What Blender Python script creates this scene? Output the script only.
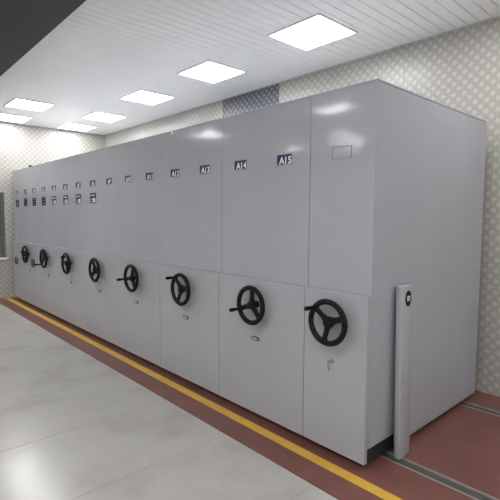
import bpy, bmesh, math, random
from mathutils import Vector, Matrix
random.seed(4)
scene = bpy.context.scene
COL = scene.collection
for _o in list(bpy.data.objects):
    bpy.data.objects.remove(_o)

# ------------------------------------------------------------------ camera
YAW, PITCH, ROLL = math.radians(47.598), math.radians(-4.382), math.radians(0.347)
fwd = Vector((-math.sin(YAW) * math.cos(PITCH), math.cos(YAW) * math.cos(PITCH), math.sin(PITCH)))
rgt = Vector((math.cos(YAW), math.sin(YAW), 0))
upv = rgt.cross(fwd)
r2 = rgt * math.cos(ROLL) + upv * math.sin(ROLL)
u2 = upv * math.cos(ROLL) - rgt * math.sin(ROLL)
cam = bpy.data.cameras.new('camera')
cam.sensor_width = 36.0
cam.sensor_fit = 'HORIZONTAL'
cam.lens = 36.0 * 441.88 / 500.0
cam.clip_start = 0.05
camo = bpy.data.objects.new('camera', cam)
COL.objects.link(camo)
camo.matrix_world = Matrix(((r2.x, u2.x, -fwd.x, 1.437), (r2.y, u2.y, -fwd.y, -2.297),
                            (r2.z, u2.z, -fwd.z, 1.554), (0, 0, 0, 1)))
scene.camera = camo

# ------------------------------------------------------------------ world, exposure
world = bpy.data.worlds.new('world')
scene.world = world
world.use_nodes = True
world.node_tree.nodes['Background'].inputs[0].default_value = (0.8, 0.85, 0.9, 1)
world.node_tree.nodes['Background'].inputs[1].default_value = 0.05
scene.view_settings.view_transform = 'Standard'
scene.view_settings.look = 'None'
scene.view_settings.gamma = 1.0
scene.view_settings.use_curve_mapping = False
scene.view_settings.exposure = 0.53
LAMP_STRENGTH = 12.0

# ------------------------------------------------------------------ dimensions
H = 2.35          # shelving height
D = 1.667         # shelving depth
W1 = 0.4674       # one column
WE = 0.4901       # near end unit
WL = 0.5118       # far end unit
LOWP = 0.035      # how far the lower panel stands proud
ZLOW = 1.08
CEIL = 3.24
BACK = 1.83
LEFT = -7.65
RIGHT = 4.0
FRONT = -8.0
EDGE = -0.36      # front edge of red floor

# ------------------------------------------------------------------ materials
def new_mat(name):
    m = bpy.data.materials.new(name)
    m.use_nodes = True
    return m, m.node_tree, m.node_tree.nodes['Principled BSDF']

def link(t, a, b):
    t.links.new(a, b)

def math_node(t, op, a, b=None):
    n = t.nodes.new('ShaderNodeMath')
    n.operation = op
    for i, v in enumerate((a, b)):
        if v is None:
            continue
        if isinstance(v, (int, float)):
            n.inputs[i].default_value = v
        else:
            link(t, v, n.inputs[i])
    return n.outputs[0]

def noise(t, vec, scale, detail=2.0, rough=0.5):
    n = t.nodes.new('ShaderNodeTexNoise')
    n.inputs['Scale'].default_value = scale
    n.inputs['Detail'].default_value = detail
    n.inputs['Roughness'].default_value = rough
    link(t, vec, n.inputs['Vector'])
    return n.outputs[0]

def ramp(t, fac, stops):
    n = t.nodes.new('ShaderNodeValToRGB')
    e = n.color_ramp.elements
    e[0].position, e[0].color = stops[0][0], (*stops[0][1], 1)
    e[1].position, e[1].color = stops[-1][0], (*stops[-1][1], 1)
    for p, c in stops[1:-1]:
        x = e.new(p)
        x.color = (*c, 1)
    link(t, fac, n.inputs[0])
    return n.outputs[0]

def bump(t, bsdf, height, strength, dist):
    b = t.nodes.new('ShaderNodeBump')
    b.inputs['Strength'].default_value = strength
    b.inputs['Distance'].default_value = dist
    link(t, height, b.inputs['Height'])
    link(t, b.outputs[0], bsdf.inputs['Normal'])

def position(t):
    return t.nodes.new('ShaderNodeNewGeometry').outputs['Position']

def plain(name, col, rough=0.5, metal=0.0, var=0.06, vscale=6.0, spec=0.5):
    m, t, b = new_mat(name)
    p = position(t)
    n = noise(t, p, vscale, 3)
    lo = tuple(c * (1 - var) for c in col)
    hi = tuple(min(1, c * (1 + var)) for c in col)
    link(t, ramp(t, n, [(0.3, lo), (0.7, hi)]), b.inputs['Base Color'])
    b.inputs['Roughness'].default_value = rough
    b.inputs['Metallic'].default_value = metal
    b.inputs['Specular IOR Level'].default_value = spec
    return m

def painted_steel(name, col, rough, wave):
    m, t, b = new_mat(name)
    p = position(t)
    n = noise(t, p, 1.3, 3)
    link(t, ramp(t, n, [(0.3, tuple(c * 0.96 for c in col)), (0.7, tuple(c * 1.03 for c in col))]), b.inputs['Base Color'])
    b.inputs['Roughness'].default_value = rough
    b.inputs['Specular IOR Level'].default_value = 0.5
    w = noise(t, p, 2.1, 1.0)
    bump(t, b, w, 1.0, wave)
    return m

def diamond_tile(name, light, dark):
    m, t, b = new_mat(name)
    p = position(t)
    s = t.nodes.new('ShaderNodeSeparateXYZ')
    link(t, p, s.inputs[0])
    per = 0.285 / 3
    u = math_node(t, 'DIVIDE', math_node(t, 'ADD', s.outputs[0], s.outputs[1]), per)
    v = math_node(t, 'DIVIDE', s.outputs[2], per)
    a = math_node(t, 'MULTIPLY', math_node(t, 'ADD', u, v), math.pi)
    c = math_node(t, 'MULTIPLY', math_node(t, 'SUBTRACT', u, v), math.pi)
    sp = math_node(t, 'MULTIPLY', math_node(t, 'SINE', a), math_node(t, 'SINE', c))
    fac = math_node(t, 'MULTIPLY', sp, sp)
    mid = tuple((x + y) / 2 for x, y in zip(light, dark))
    link(t, ramp(t, fac, [(0.0, dark), (0.35, mid), (0.95, light)]), b.inputs['Base Color'])
    b.inputs['Roughness'].default_value = 0.32
    bump(t, b, fac, 0.25, 0.004)
    return m

M = {}
M['steel'] = painted_steel('grey_painted_steel', (0.36, 0.374, 0.408), 0.10, 0.006)
M['steel_low'] = painted_steel('grey_painted_steel_lower', (0.358, 0.367, 0.392), 0.2, 0.004)
M['carriage'] = plain('dark_carriage', (0.02, 0.02, 0.022), 0.7)
M['wheel'] = plain('black_plastic', (0.006, 0.006, 0.008), 0.55, spec=0.18)
M['navy'] = plain('navy_card', (0.02, 0.024, 0.085), 0.45, spec=0.3)
M['ink'] = plain('black_ink', (0.012, 0.012, 0.018), 0.7, spec=0.1)
M['paper'] = plain('white_paper', (0.72, 0.72, 0.74), 0.5, var=0.02)
M['holder'] = plain('holder_frame', (0.30, 0.305, 0.32), 0.35)
M['chrome'] = plain('chrome', (0.55, 0.55, 0.56), 0.25, metal=1.0)
M['slot'] = plain('lock_slot', (0.03, 0.03, 0.03), 0.5)
M['cream_tile'] = diamond_tile('cream_diamond_tile', (0.49, 0.473, 0.437), (0.35, 0.336, 0.305))
M['blue_tile'] = diamond_tile('blue_diamond_tile', (0.26, 0.268, 0.30), (0.075, 0.078, 0.095))
M['grout'] = plain('grout', (0.54, 0.52, 0.48), 0.8)
M['plaster'] = plain('white_plaster', (0.82, 0.815, 0.80), 0.8, var=0.02)
M['ceil'] = plain('ceiling_board_white', (0.92, 0.92, 0.915), 0.34, var=0.015)
M['ceil_gap'] = plain('ceiling_gap', (0.6, 0.6, 0.6), 0.8)
M['beam'] = plain('dark_beam', (0.055, 0.05, 0.047), 0.6)
M['lamp_frame'] = plain('lamp_frame_white', (0.82, 0.82, 0.82), 0.4, var=0.01)
M['yellow'] = plain('yellow_paint', (0.60, 0.36, 0.045), 0.45, var=0.10, vscale=9)
M['rail'] = plain('rail_steel', (0.42, 0.40, 0.38), 0.35, metal=0.7)
M['groove'] = plain('rail_groove', (0.07, 0.068, 0.062), 0.6)
M['alu'] = plain('window_frame_dark', (0.10, 0.10, 0.10), 0.4)
M['sill'] = plain('window_sill_white', (0.75, 0.74, 0.72), 0.5, var=0.02)
M['under'] = plain('floor_grout', (0.36, 0.35, 0.33), 0.7)

m, t, b = new_mat('window_dark_glass')
p = position(t)
link(t, ramp(t, noise(t, p, 1.5), [(0.3, (0.09, 0.088, 0.083)), (0.7, (0.14, 0.138, 0.13))]), b.inputs['Base Color'])
b.inputs['Roughness'].default_value = 0.05
M['glass'] = m

m, t, b = new_mat('polished_floor_tile')
p = position(t)
n1 = noise(t, p, 2.0, 4, 0.55)
link(t, ramp(t, n1, [(0.3, (0.335, 0.32, 0.296)), (0.5, (0.40, 0.385, 0.36)), (0.75, (0.42, 0.406, 0.378))]), b.inputs['Base Color'])
n2 = noise(t, p, 2.2, 3)
rr = t.nodes.new('ShaderNodeMapRange')
link(t, n2, rr.inputs[0])
rr.inputs[3].default_value = 0.14
rr.inputs[4].default_value = 0.26
link(t, rr.outputs[0], b.inputs['Roughness'])
M['floor_tile'] = m

m, t, b = new_mat('red_floor_paint')
p = position(t)
n1 = noise(t, p, 3.0, 5, 0.65)
link(t, ramp(t, n1, [(0.3, (0.135, 0.052, 0.042)), (0.55, (0.165, 0.065, 0.053)), (0.72, (0.205, 0.086, 0.071))]), b.inputs['Base Color'])
b.inputs['Roughness'].default_value = 0.38
bump(t, b, noise(t, p, 30, 3), 0.15, 0.002)
M['red'] = m

m, t, b = new_mat('lamp_diffuser')
b.inputs['Base Color'].default_value = (0.9, 0.9, 0.9, 1)
b.inputs['Emission Color'].default_value = (0.985, 0.99, 1.0, 1)
b.inputs['Emission Strength'].default_value = LAMP_STRENGTH
M['lamp'] = m

# ------------------------------------------------------------------ mesh helpers
def add_box(bm, x0, x1, y0, y1, z0, z1, bev=0.0, seg=1):
    r = bmesh.ops.create_cube(bm, size=1.0)
    vs = r['verts']
    for v in vs:
        v.co = Vector(((x0 + x1) / 2 + v.co.x * (x1 - x0), (y0 + y1) / 2 + v.co.y * (y1 - y0), (z0 + z1) / 2 + v.co.z * (z1 - z0)))
    if bev > 0:
        es = list({e for v in vs for e in v.link_edges})
        bmesh.ops.bevel(bm, geom=es, offset=bev, segments=seg, profile=0.5, affect='EDGES')

def add_tube(bm, pts, radii, n=12, caps=True):
    """sweep of circles along a polyline"""
    rings = []
    for i, (p, r) in enumerate(zip(pts, radii)):
        p = Vector(p)
        a = Vector(pts[max(0, i - 1)])
        c = Vector(pts[min(len(pts) - 1, i + 1)])
        d = (c - a).normalized()
        ref = Vector((0, 0, 1)) if abs(d.z) < 0.9 else Vector((1, 0, 0))
        e1 = d.cross(ref).normalized()
        e2 = d.cross(e1)
        rings.append([bm.verts.new(p + (e1 * math.cos(2 * math.pi * k / n) + e2 * math.sin(2 * math.pi * k / n)) * r) for k in range(n)])
    for a, c in zip(rings, rings[1:]):
        for k in range(n):
            bm.faces.new((a[k], a[(k + 1) % n], c[(k + 1) % n], c[k]))
    if caps:
        bm.faces.new(rings[0][::-1])
        bm.faces.new(rings[-1])

def finish(bm, name, mat, smooth=False):
    bmesh.ops.recalc_face_normals(bm, faces=bm.faces[:])
    me = bpy.data.meshes.new(name)
    bm.to_mesh(me)
    bm.free()
    me.materials.append(mat)
    if smooth:
        for p in me.polygons:
            p.use_smooth = True
        try:
            me.set_sharp_from_angle(angle=math.radians(38))
        except Exception:
            pass
    return me

def obj(name, me, parent=None, loc=(0, 0, 0), rot=(0, 0, 0)):
    o = bpy.data.objects.new(name, me)
    COL.objects.link(o)
    o.location = loc
    o.rotation_euler = rot
    if parent is not None:
        o.parent = parent
    return o

def box_obj(name, dims, mat, parent=None, bev=0.0, seg=1, loc=(0, 0, 0)):
    bm = bmesh.new()
    add_box(bm, *dims, bev, seg)
    return obj(name, finish(bm, name, mat), parent, loc)

def thing(name, label, cat, loc=(0, 0, 0), group=None):
    o = obj(name, None, None, loc)
    return tag(o, label, cat, group)

def tag(o, label, cat, group=None):
    o['label'] = label
    o['category'] = cat
    if group:
        o['group'] = group
    return o

def structure(o, label=None, cat=None):
    o['kind'] = 'structure'
    if label:
        o['label'] = label
    if cat:
        o['category'] = cat
    return o

# ------------------------------------------------------------------ room shell
def slab(name, dims, mat, label, cat):
    return structure(box_obj(name, dims, mat), label, cat)

WT = 0.15
TT = 0.003    # tile thickness
# floor: bed under everything, pale tiles in front
floor = slab('floor', (LEFT, RIGHT, FRONT, EDGE - 0.004, -0.12, -0.012), M['under'],
             'pale polished tile floor in front of the shelving', 'floor')
TS, TD, JX, JG = 0.8, 1.6, 0.0025, 0.0004
tile_meshes = {}
def tile_mesh(w, d, mat, thick, key, bev=0.0015):
    k = (round(w, 3), round(d, 3), key)
    if k not in tile_meshes:
        bm = bmesh.new()
        add_box(bm, 0, w, 0, d, 0, thick, bev)
        tile_meshes[k] = finish(bm, key, mat)
    return tile_meshes[k]

x0 = -2.52 - 0.8 * 7
xs = []
while x0 < RIGHT:
    xs.append(x0)
    x0 += TS
ys = [EDGE - 0.006 - TD * (k + 1) for k in range(5)]
for x in xs:
    for y in ys:
        a, c = max(x, LEFT), min(x + TS, RIGHT)
        e, g = max(y, FRONT), y + TD
        if c - a < 0.02 or g - e < 0.02:
            continue
        obj('floor_tile', tile_mesh(c - a - JX, g - e - JG, M['floor_tile'], 0.012, 'floor_tile', 0.0003), floor, (a + JX / 2, e + JG / 2, -0.012))

# red floor under the shelving, in three strips so that the rails sit in slots
RAILS = [(0.20, 0.295), (1.41, 1.505)]
bm = bmesh.new()
add_box(bm, LEFT, RIGHT, EDGE, BACK, -0.12, -0.02)
yb = [EDGE, RAILS[0][0], RAILS[0][1], RAILS[1][0], RAILS[1][1], BACK]
for k in (0, 2, 4):
    add_box(bm, LEFT, RIGHT, yb[k], yb[k + 1], -0.0201, 0.0)
red = structure(obj('floor_red', finish(bm, 'floor_red', M['red'])), 'red painted floor strip under and around the grey shelving', 'floor')

# walls
wall_back = slab('wall_back', (LEFT - WT, RIGHT + WT, BACK, BACK + WT, -0.12, CEIL + 0.15), M['grout'],
                 'back wall covered in cream diamond patterned tiles behind the shelving', 'wall')
wall_left = None
WIN = (-1.42, -0.125, 0.76, 1.96)   # y0 y1 z0 z1
bm = bmesh.new()
for d in ((FRONT, WIN[0], -0.12, CEIL + 0.15), (WIN[1], BACK, -0.12, CEIL + 0.15),
          (WIN[0], WIN[1], -0.12, WIN[2]), (WIN[0], WIN[1], WIN[3], CEIL + 0.15)):
    add_box(bm, LEFT - WT, LEFT, d[0], d[1], d[2], d[3])
wall_left = structure(obj('wall_left', finish(bm, 'wall_left', M['grout'])),
                      'far end wall covered in cream diamond patterned tiles, with a window', 'wall')
slab('wall_right', (RIGHT, RIGHT + WT, FRONT, BACK, -0.12, CEIL + 0.15), M['plaster'], 'white plaster wall on the right of the room', 'wall')
slab('wall_front', (LEFT - WT, RIGHT + WT, FRONT - WT, FRONT, -0.12, CEIL + 0.15), M['plaster'], 'white plaster wall facing the shelving', 'wall')

TW, TH, G = 0.285, 0.57, 0.0025
def wall_tile_mesh(axis, w, h, key):
    k = (axis, round(w, 3), round(h, 3), key)
    if k not in tile_meshes:
        bm = bmesh.new()
        if axis == 'x':
            add_box(bm, 0, w, -TT, 0, 0, h, 0.0008)
        else:
            add_box(bm, 0, TT, 0, w, 0, h, 0.0008)
        tile_meshes[k] = finish(bm, key + '_wall_tile', M[key])
    return tile_meshes[k]

zrows = [0.0, 0.381, 0.951, 1.521, 2.091, 2.661, 3.231]
xc = -3.69 - TW * 14
while xc < RIGHT:
    a, c = max(xc, LEFT + TT), min(xc + TW, RIGHT)
    if c - a > 0.02:
        for z0, z1 in zip(zrows, zrows[1:]):
            if c < -0.35 and z1 < 2.2:
                continue
            key = 'blue_tile' if -3.70 < xc < -2.60 else 'cream_tile'
            obj('wall_tile', wall_tile_mesh('x', c - a - G, z1 - z0 - G, key), wall_back, (a + G / 2, BACK, z0 + G / 2))
    xc += TW
yc = BACK - TT
while yc > -3.2:
    a, c = yc - TW, yc
    yc -= TW
    for z0, z1 in zip(zrows, zrows[1:]):
        if a > 0.35 and z1 < 2.2:
            continue
        rects = [(a, c, z0, z1)]
        w0, w1, wz0, wz1 = WIN
        if a < w1 and c > w0 and z0 < wz1 and z1 > wz0:
            rects = []
            if c > w1: rects.append((w1, c, z0, z1))
            if a < w0: rects.append((a, w0, z0, z1))
            m0, m1 = max(a, w0), min(c, w1)
            if z1 > wz1: rects.append((m0, m1, wz1, z1))
            if z0 < wz0: rects.append((m0, m1, z0, wz0))
        for r in rects:
            if r[1] - r[0] < 0.01 or r[3] - r[2] < 0.01:
                continue
            obj('wall_tile', wall_tile_mesh('y', r[1] - r[0] - G, r[3] - r[2] - G, 'cream_tile'), wall_left, (LEFT, r[0] + G / 2, r[2] + G / 2))

# window in the far end wall
win = structure(obj('window_1', None, None, (LEFT, (WIN[0] + WIN[1]) / 2, WIN[2])), 'dark framed window in the tiled far end wall', 'window')
hw = (WIN[1] - WIN[0]) / 2
hh = WIN[3] - WIN[2]
bm = bmesh.new()
for d in ((-hw, -hw + .05, 0, hh), (hw - .05, hw, 0, hh), (-hw + .05, hw - .05, 0, .05), (-hw + .05, hw - .05, hh - .05, hh), (-.03, .03, .05, hh - .05)):
    add_box(bm, -0.10, -0.02, d[0], d[1], d[2], d[3], 0.004)
obj('window_frame', finish(bm, 'window_frame', M['alu']), win)
for s in (-1, 1):
    y0, y1 = (-hw + .05, -.03) if s < 0 else (.03, hw - .05)
    box_obj('window_pane', (-0.065, -0.057, y0, y1, .05, hh - .05), M['glass'], win)
box_obj('window_sill', (-0.10, 0.05, -hw, hw + .005, -.035, -0.001), M['sill'], win, 0.005)

# ceiling of narrow white boards running front to back
ceiling = slab('ceiling', (LEFT, RIGHT, FRONT, BACK, CEIL + 0.012, CEIL + 0.15), M['ceil_gap'], 'white ceiling of narrow boards with recessed square lights', 'ceiling')
bm = bmesh.new()
add_box(bm, 0, 0.0955, FRONT, BACK - TT, 0, 0.014, 0.003)
board = finish(bm, 'ceiling_board', M['ceil'])
x = LEFT + TT
while x < RIGHT - 0.09:
    obj('ceiling_board', board, ceiling, (x, 0, CEIL))
    x += 0.1

slab('trim_1', (LEFT + TT, RIGHT, -1.35, -0.87, CEIL - 0.06, CEIL), M['beam'], 'dark grey band running along the ceiling', 'trim')

# ------------------------------------------------------------------ ceiling lights, some added as unseen fill
def lamp_meshes(w, d):
    bm = bmesh.new()
    for q in ((-w/2, w/2, -d/2, -d/2 + .018), (-w/2, w/2, d/2 - .018, d/2), (-w/2, -w/2 + .018, -d/2 + .018, d/2 - .018), (w/2 - .018, w/2, -d/2 + .018, d/2 - .018)):
        add_box(bm, q[0], q[1], q[2], q[3], -0.014, 0, 0.002)
    f = finish(bm, 'lamp_frame', M['lamp_frame'])
    bm = bmesh.new()
    add_box(bm, -w/2 + .018, w/2 - .018, -d/2 + .018, d/2 - .018, -0.010, 0)
    return f, finish(bm, 'diffuser', M['lamp'])
LF, LD = lamp_meshes(0.62, 0.56)
LAMPS = [(-2.82, 0.96, 'square ceiling light closest to the blue tile band'),
         (-4.34, 0.97, 'square ceiling light next along from the blue tile band, towards the far wall'),
         (-5.98, 1.06, 'square ceiling light third along the back row, above the middle of the shelving'),
         (-7.17, 1.05, 'smallest square ceiling light in the corner by the far end wall'),
         (-5.98, -0.13, 'square ceiling light at the left, the nearer of the front pair'),
         (-7.19, -0.10, 'square ceiling light cut by the left picture edge, next to the far wall'),
         (-1.3, 0.96, 'square ceiling light above the near end of the shelving'),
         (0.25, 0.96, 'square ceiling light above the gap beside the shelving end'),
         (1.85, 0.96, 'square ceiling light right of the shelving, second from the corner'), (3.4, 0.96, 'added square fill light in the back right corner of the room')]  # corner lamp is added out of view to brighten the end panel
for xx, o in ((-7.0, 'nearest the window'), (-5.6, 'second from the window'), (-4.2, 'third from the window')):  # unseen lamps added to brighten the far shelving fronts
    LAMPS.append((xx, -1.95, 'added square fill light beside the dark ceiling band, %s' % o))
for xx, o in ((0.25, 'left'), (1.85, 'middle'), (3.4, 'right')):  # unseen lamps added to lift the front and the near end panel
    LAMPS.append((xx, -1.95, 'added square fill light beside the dark ceiling band, %s of three' % o))
for yy, w in ((-3.4, 'third'), (-6.0, 'fourth')):
    for xx, o in ((-6.05, 'by the window wall'), (-4.45, 'next but one to the window wall'), (-2.85, 'near the room middle'),
                  (-1.3, 'right of the room middle'), (0.25, 'third from the plaster side wall'), (1.85, 'second from the plaster side wall'), (3.4, 'added as fill by the plaster side wall')):  # lamp nearest the plaster wall is added fill for the shelving end
        if (xx, yy) == (-4.45, -3.4):
            continue
        LAMPS.append((xx, yy, 'square ceiling light in the %s row, %s' % (w, o)))
for x, y, lab in LAMPS:
    l = thing('ceiling_light', lab, 'ceiling light', (x, y, CEIL), 'square ceiling lights')
    obj('lamp_frame', LF, l)
    obj('diffuser', LD, l)

# ------------------------------------------------------------------ floor rails and yellow line
for (a, c), lab in zip(RAILS, ('floor rail in the red floor under the front of the shelving',
                               'steel edged floor rail in the red floor near the back wall')):
    r = thing('floor_rail', lab, 'rail', (0, a, -0.02), 'floor rails of the shelving')
    box_obj('groove', (LEFT + .02, RIGHT - .02, 0.012, c - a - 0.012, 0, 0.010), M['groove'], r)
    for s in (0.0, c - a - 0.012):
        box_obj('rail_edge', (LEFT + .02, RIGHT - .02, s, s + 0.012, 0, 0.023), M['rail'], r, 0.001)
tag(box_obj('floor_line', (LEFT + .02, RIGHT - .02, -0.178, -0.102, 0.0, 0.0015), M['yellow']),
    'yellow safety line painted along the red floor strip', 'floor line')

# ------------------------------------------------------------------ shared shelving parts
def text_mesh(s, size, mat):
    cu = bpy.data.curves.new('t', 'FONT')
    cu.body = s
    cu.size = size
    cu.align_x = 'CENTER'
    cu.align_y = 'CENTER'
    cu.extrude = 0.0006
    cu.offset = 0.002
    o = bpy.data.objects.new('t', cu)
    COL.objects.link(o)
    dg = bpy.context.evaluated_depsgraph_get()
    me = bpy.data.meshes.new_from_object(o.evaluated_get(dg))
    bpy.data.objects.remove(o)
    me.materials.clear()
    me.materials.append(mat)
    return me

# handwheel, axis along -Y, centre at the hub, wheel plane at y = 0
RR = 0.131
def ring_mesh():
    bm = bmesh.new()
    n, k = 48, 10
    rings = []
    for i in range(n):
        a = 2 * math.pi * i / n
        ring = []
        for j in range(k):
            c = 2 * math.pi * j / k
            r = RR + 0.0185 * math.cos(c)
            ring.append(bm.verts.new((r * math.cos(a), 0.017 * math.sin(c), r * math.sin(a))))
        rings.append(ring)
    for i in range(n):
        a, c = rings[i], rings[(i + 1) % n]
        for j in range(k):
            bm.faces.new((a[j], a[(j + 1) % k], c[(j + 1) % k], c[j]))
    return finish(bm, 'handwheel', M['wheel'], True)
def spoke_mesh():
    bm = bmesh.new()
    secs = [(0.02, 0.025, 0.013, 0.012), (0.055, 0.019, 0.011, 0.008), (0.095, 0.019, 0.010, 0.002), (0.126, 0.03, 0.009, 0.0)]
    rings = []
    for r, hwid, ht, yo in secs:
        rings.append([bm.verts.new((r, yo - ht, -hwid * .7)), bm.verts.new((r, yo - ht, hwid * .7)), bm.verts.new((r, yo, hwid)),
                      bm.verts.new((r, yo + ht, hwid * .7)), bm.verts.new((r, yo + ht, -hwid * .7)), bm.verts.new((r, yo, -hwid))])
    for a, c in zip(rings, rings[1:]):
        for j in range(6):
            bm.faces.new((a[j], a[(j + 1) % 6], c[(j + 1) % 6], c[j]))
    bm.faces.new(rings[0])
    bm.faces.new(rings[-1])
    return finish(bm, 'spoke', M['wheel'], True)
def lathe_y(prof, mat, name, n=24):
    bm = bmesh.new()
    rings = [[bm.verts.new((r * math.cos(2 * math.pi * k / n), y, r * math.sin(2 * math.pi * k / n))) for k in range(n)] for r, y in prof]
    for a, c in zip(rings, rings[1:]):
        for k in range(n):
            bm.faces.new((a[k], a[(k + 1) % n], c[(k + 1) % n], c[k]))
    bm.faces.new(rings[0])
    bm.faces.new(rings[-1])
    return finish(bm, name, mat, True)
RING = ring_mesh()
SPOKE = spoke_mesh()
WHEEL_Y = 0.068   # stands this far off the lower panel
HUB = lathe_y([(0.018, -0.016), (0.028, -0.010), (0.032, 0.004), (0.036, 0.024), (0.024, 0.03), (0.018, WHEEL_Y - 0.012), (0.025, WHEEL_Y - 0.010), (0.025, WHEEL_Y - 0.0005)], M['wheel'], 'hub')
KNOB = lathe_y([(0.008, 0.008), (0.008, -0.014), (0.0105, -0.016), (0.0125, -0.045), (0.0145, -0.075), (0.013, -0.086), (0.007, -0.091)], M['wheel'], 'crank_handle', 16)

def handwheel(parent, x, z, theta):
    rim = obj('handwheel', RING, parent, (x, -LOWP - WHEEL_Y, z))
    rim['label'] = 'black three-spoke handwheel'
    for k in range(3):
        a = math.radians(theta + 120 * k)
        obj('spoke', SPOKE, rim, (0, 0, 0), (0, -a, 0))
    obj('hub', HUB, rim)
    a = math.radians(theta)
    obj('crank_handle', KNOB, rim, (RR * math.cos(a), -0.008, RR * math.sin(a)))

def oval_prism(rx, rz, y0, y1, mat, name, n=20):
    bm = bmesh.new()
    A = [bm.verts.new((rx * math.cos(2 * math.pi * k / n), y0, rz * math.sin(2 * math.pi * k / n))) for k in range(n)]
    B = [bm.verts.new((rx * math.cos(2 * math.pi * k / n), y1, rz * math.sin(2 * math.pi * k / n))) for k in range(n)]
    for k in range(n):
        bm.faces.new((A[k], A[(k + 1) % n], B[(k + 1) % n], B[k]))
    bm.faces.new(A)
    bm.faces.new(B)
    return finish(bm, name, mat, True)
LOCK = oval_prism(0.046, 0.017, -0.006, 0.0, M['slot'], 'lock_plate')
LOCK_IN = oval_prism(0.034, 0.010, -0.009, -0.004, M['holder'], 'lock_core')
CYL = oval_prism(0.015, 0.015, -0.012, 0.0, M['chrome'], 'lock_cylinder')

def frame_mesh(w, h, t, d, mat):
    bm = bmesh.new()
    for q in ((-w/2, w/2, h/2 - t, h/2), (-w/2, w/2, -h/2, -h/2 + t), (-w/2, -w/2 + t, -h/2 + t, h/2 - t), (w/2 - t, w/2, -h/2 + t, h/2 - t)):
        add_box(bm, q[0], q[1], -d, 0, q[2], q[3], 0.001)
    return finish(bm, 'label_holder', mat)
HOLDER = frame_mesh(0.146, 0.076, 0.004, 0.006, M['holder'])
bm = bmesh.new(); add_box(bm, -0.069, 0.069, -0.003, 0, -0.034, 0.034)
CARD = finish(bm, 'label_card', M['navy'])
bm = bmesh.new(); add_box(bm, -0.069, 0.069, -0.002, 0, -0.034, 0.034)
EMPTY_CARD = finish(bm, 'holder_back', M['steel'])
ZLAB = 1.952

def column_label(parent, x, s):
    obj('label_holder', HOLDER, parent, (x, 0, ZLAB))
    c = obj('label_card', CARD, parent, (x, 0, ZLAB))
    step = 0.038
    for i, ch in enumerate(s):
        obj('letter', letter(ch), c, (0.014 + (i - (len(s) - 1) / 2) * step, -0.0035, -0.009), (math.pi / 2, 0, 0))

LETTERS = {}
def letter(ch):
    if ch not in LETTERS:
        LETTERS[ch] = text_mesh(ch, 0.068, M['paper'])
    return LETTERS[ch]

# notices: white card with dark printed rows
bm = bmesh.new(); add_box(bm, -0.088, 0.088, -0.002, 0, -0.064, 0.064, 0.0005)
NOTICE_DARK = finish(bm, 'notice', M['ink'])
bm = bmesh.new(); add_box(bm, -0.088, 0.088, -0.002, 0, -0.064, 0.064, 0.0005)
NOTICE_NAVY = finish(bm, 'notice', M['navy'])
def print_block(rows, mat, name):
    bm = bmesh.new()
    for x0, x1, z0, z1 in rows:
        add_box(bm, x0, x1, -0.0028, -0.0015, z0, z1)
    return finish(bm, name, mat)
ROW_A = print_block([(-0.05, 0.05, -0.0045, 0.0045)], M['holder'], 'printed_row')
ROW_B = print_block([(-0.06, 0.06, -0.005, 0.005)], M['paper'], 'printed_row')
ROW_C = print_block([(-0.022, 0.022, -0.004, 0.004)], M['paper'], 'printed_row')
PATCH = print_block([(-0.034, 0.034, -0.028, 0.028)], M['paper'], 'printed_patch')
def notice(parent, x, z, kind, y=0.0):
    n = obj('notice', NOTICE_NAVY if kind else NOTICE_DARK, parent, (x, y, z))
    if kind:
        obj('printed_row', ROW_B, n, (0, 0, 0.034))
        obj('printed_patch', PATCH, n, (0.036, 0, -0.028))
        obj('printed_row', ROW_C, n, (-0.04, 0, -0.016))
        obj('printed_row', ROW_C, n, (-0.04, 0, -0.044))
    else:
        for zz in (0.042, 0.004, -0.034):
            obj('printed_row', ROW_A, n, (0.01, 0, zz))

# ------------------------------------------------------------------ shelving units
def unit(name, label, x0, x1, gl, gr, labels, wheel=None, group='grey mobile shelving units', end=None, low=0.0):
    """x0..x1 world extent, front face at y = 0; gl/gr gap to the neighbours"""
    xc = (x0 + x1) / 2
    t = thing(name, label, 'shelving unit', (xc, 0, 0), group)
    a, c = x0 - xc + gl, x1 - xc - gr
    box_obj('carriage', (a + .02, c - .03, 0.03, D - .03, 0.0, 0.13), M['carriage'], t)
    bc = c - (0.018 if end == 'near' else 0)
    box_obj('body', (a, bc, 0.019, D - (0.019 if end == 'near' else 0), 0.131, H - 0.013), M['steel'], t, 0.002)
    box_obj('top_cover', (a, c + (0.002 if end == 'near' else 0), 0.0, D, H - 0.012, H), M['steel'], t, 0.002)
    box_obj('upper_panel', (a, c, 0.0, 0.018, 0.13, H - 0.0122), M['steel'], t, 0.0006, 1)
    box_obj('lower_panel', (a, c - low, -LOWP, -0.0003, 0.04, ZLOW), M['steel_low'], t, 0.003, 2)
    for x, s in labels:
        column_label(t, x - xc, s)
    if wheel is not None:
        handwheel(t, 0.0, 0.893, wheel)
    return t

# near end unit
tE = unit('shelving_unit', 'grey end unit nearest the camera with an empty label frame and key in lock',
          -WE, 0.0, 0.0025, 0.0, [], 140, end='near')
obj('label_holder', HOLDER, tE, (0.008, 0, ZLAB))
obj('holder_back', EMPTY_CARD, tE, (0.008, 0, ZLAB))
lk = obj('lock_cylinder', CYL, tE, (-0.008, -LOWP, 0.632))
bm = bmesh.new()
add_box(bm, -0.0015, 0.0015, -0.034, -0.011, -0.006, 0.006)
add_box(bm, -0.002, 0.002, -0.050, -0.030, -0.012, 0.012, 0.003)
add_tube(bm, [(0, -0.042, -0.008), (0.002, -0.036, -0.03), (-0.004, -0.03, -0.062)], [0.004, 0.0075, 0.005], 8)
obj('key', finish(bm, 'key', M['chrome']), lk)
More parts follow.
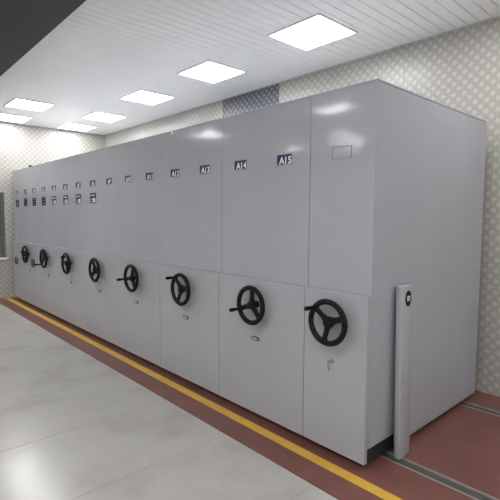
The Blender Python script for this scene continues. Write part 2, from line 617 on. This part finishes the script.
# side cladding of the near end: front sheet with a toe notch, rear sheet
xr = WE / 2
def yz_prism(name, pts, x0, x1, mat):
    bm = bmesh.new()
    A = [bm.verts.new((x0, y, z)) for y, z in pts]
    B = [bm.verts.new((x1, y, z)) for y, z in pts]
    for k in range(len(pts)):
        bm.faces.new((A[k], A[(k + 1) % len(pts)], B[(k + 1) % len(pts)], B[k]))
    bm.faces.new(A)
    bm.faces.new(B)
    return finish(bm, name, mat)
TOPS = H - 0.0145
s1 = yz_prism('side_panel', [(0.019, 0.128), (0.345, 0.128), (0.345, 0.04), (0.830, 0.04), (0.830, TOPS), (0.019, TOPS)], xr - 0.0178, xr, M['steel'])
obj('side_panel', s1, tE)
s2 = yz_prism('side_panel', [(0.8306, 0.04), (D, 0.04), (D, TOPS), (0.8306, TOPS)], xr - 0.0178, xr, M['steel'])
obj('side_panel', s2, tE)

THETA = [200, 130, 190, 350, 48, 228, 25]
DIST = ['second from the near end', 'third from the near end', 'fourth from the near end', 'fifth from the near end',
        'sixth from the near end', 'third from the far end wall', 'second from the far end wall']
for k in range(7):
    x1 = -WE - 2 * W1 * k
    x0 = x1 - 2 * W1
    n2 = 15 - 2 * k
    lab = 'grey wide shelving unit tagged A%d and A%d, %s' % (n2 - 1, n2, DIST[k])
    t = unit('shelving_unit', lab, x0, x1, 0.0018 if k == 0 else 0.0003, 0.0018 if k < 2 else 0.0003, [(x1 - W1 / 2, 'A%d' % n2), (x1 - 1.5 * W1, 'A%d' % (n2 - 1))], THETA[k], low=0.004 if k in (2, 4) else 0.0005)
    lp = obj('lock_plate', LOCK, t, (-0.015, -LOWP, 0.625))
    obj('lock_core', LOCK_IN, lp)
    for j, num in ((0, n2), (1, n2 - 1)):
        if num <= 8:
            notice(t, (x1 - W1 * (j + .5)) - (x0 + x1) / 2, 1.768, num >= 5)
    if k == 6:
        notice(t, -0.39 + 0.58, 0.752, False, -LOWP)
        box_obj('top_catch', (-0.045, 0.015, 0.005, 0.05, H, H + 0.03), M['wheel'], t, 0.004)
    if k == 1:
        box_obj('top_tab', (-0.29, -0.265, -0.003, 0.0, H - 0.035, H - 0.012), M['paper'], t)
L0 = -WE - 14 * W1
tA = unit('shelving_unit', 'grey narrow end unit tagged A1 without a handwheel, against the far end wall', L0 - WL, L0, 0.0, 0.0012, [(L0 - WL / 2 - .01, 'A1')])
notice(tA, -0.005, 1.755, False)
notice(tA, -0.06, 0.722, False, -LOWP)

# ------------------------------------------------------------------ post with oval badge beside the end panel
PX0, PX1, PY0, PY1, PH = 0.020, 0.060, 0.243, 0.382, 1.122
post = thing('metal_post', 'grey upright metal post with a black oval badge standing against the end panel', 'post', (0.035, 0.315, 0))
cx, cy = 0.035, 0.315
bm = bmesh.new()
add_box(bm, PX0 - cx, PX1 - cx, PY0 - cy, PY1 - cy, 0.0, PH, 0.008, 3)
for v in bm.verts:      # the post leans slightly against the end panel
    v.co.x += 0.022 * (1 - v.co.z / PH)
obj('post_body', finish(bm, 'post_body', M['steel_low'], True), post)
bd = obj('badge', oval_prism(0.036, 0.051, -0.003, 0.0, M['wheel'], 'badge', 32), post, (PX1 - cx + 0.0017, 0.326 - cy, 1.037), (0, 0, math.pi / 2))
bd['label'] = 'black oval badge with a white emblem'
bm = bmesh.new()
add_box(bm, -0.016, -0.008, -0.0042, -0.002, -0.016, 0.016, 0.0005)
add_box(bm, -0.008, 0.020, -0.0042, -0.002, 0.007, 0.016, 0.0005)
add_box(bm, -0.008, 0.016, -0.0042, -0.002, -0.016, -0.007, 0.0005)
add_box(bm, -0.002, 0.020, -0.0042, -0.002, -0.003, 0.003, 0.0005)
obj('emblem', finish(bm, 'emblem', M['paper']), bd)
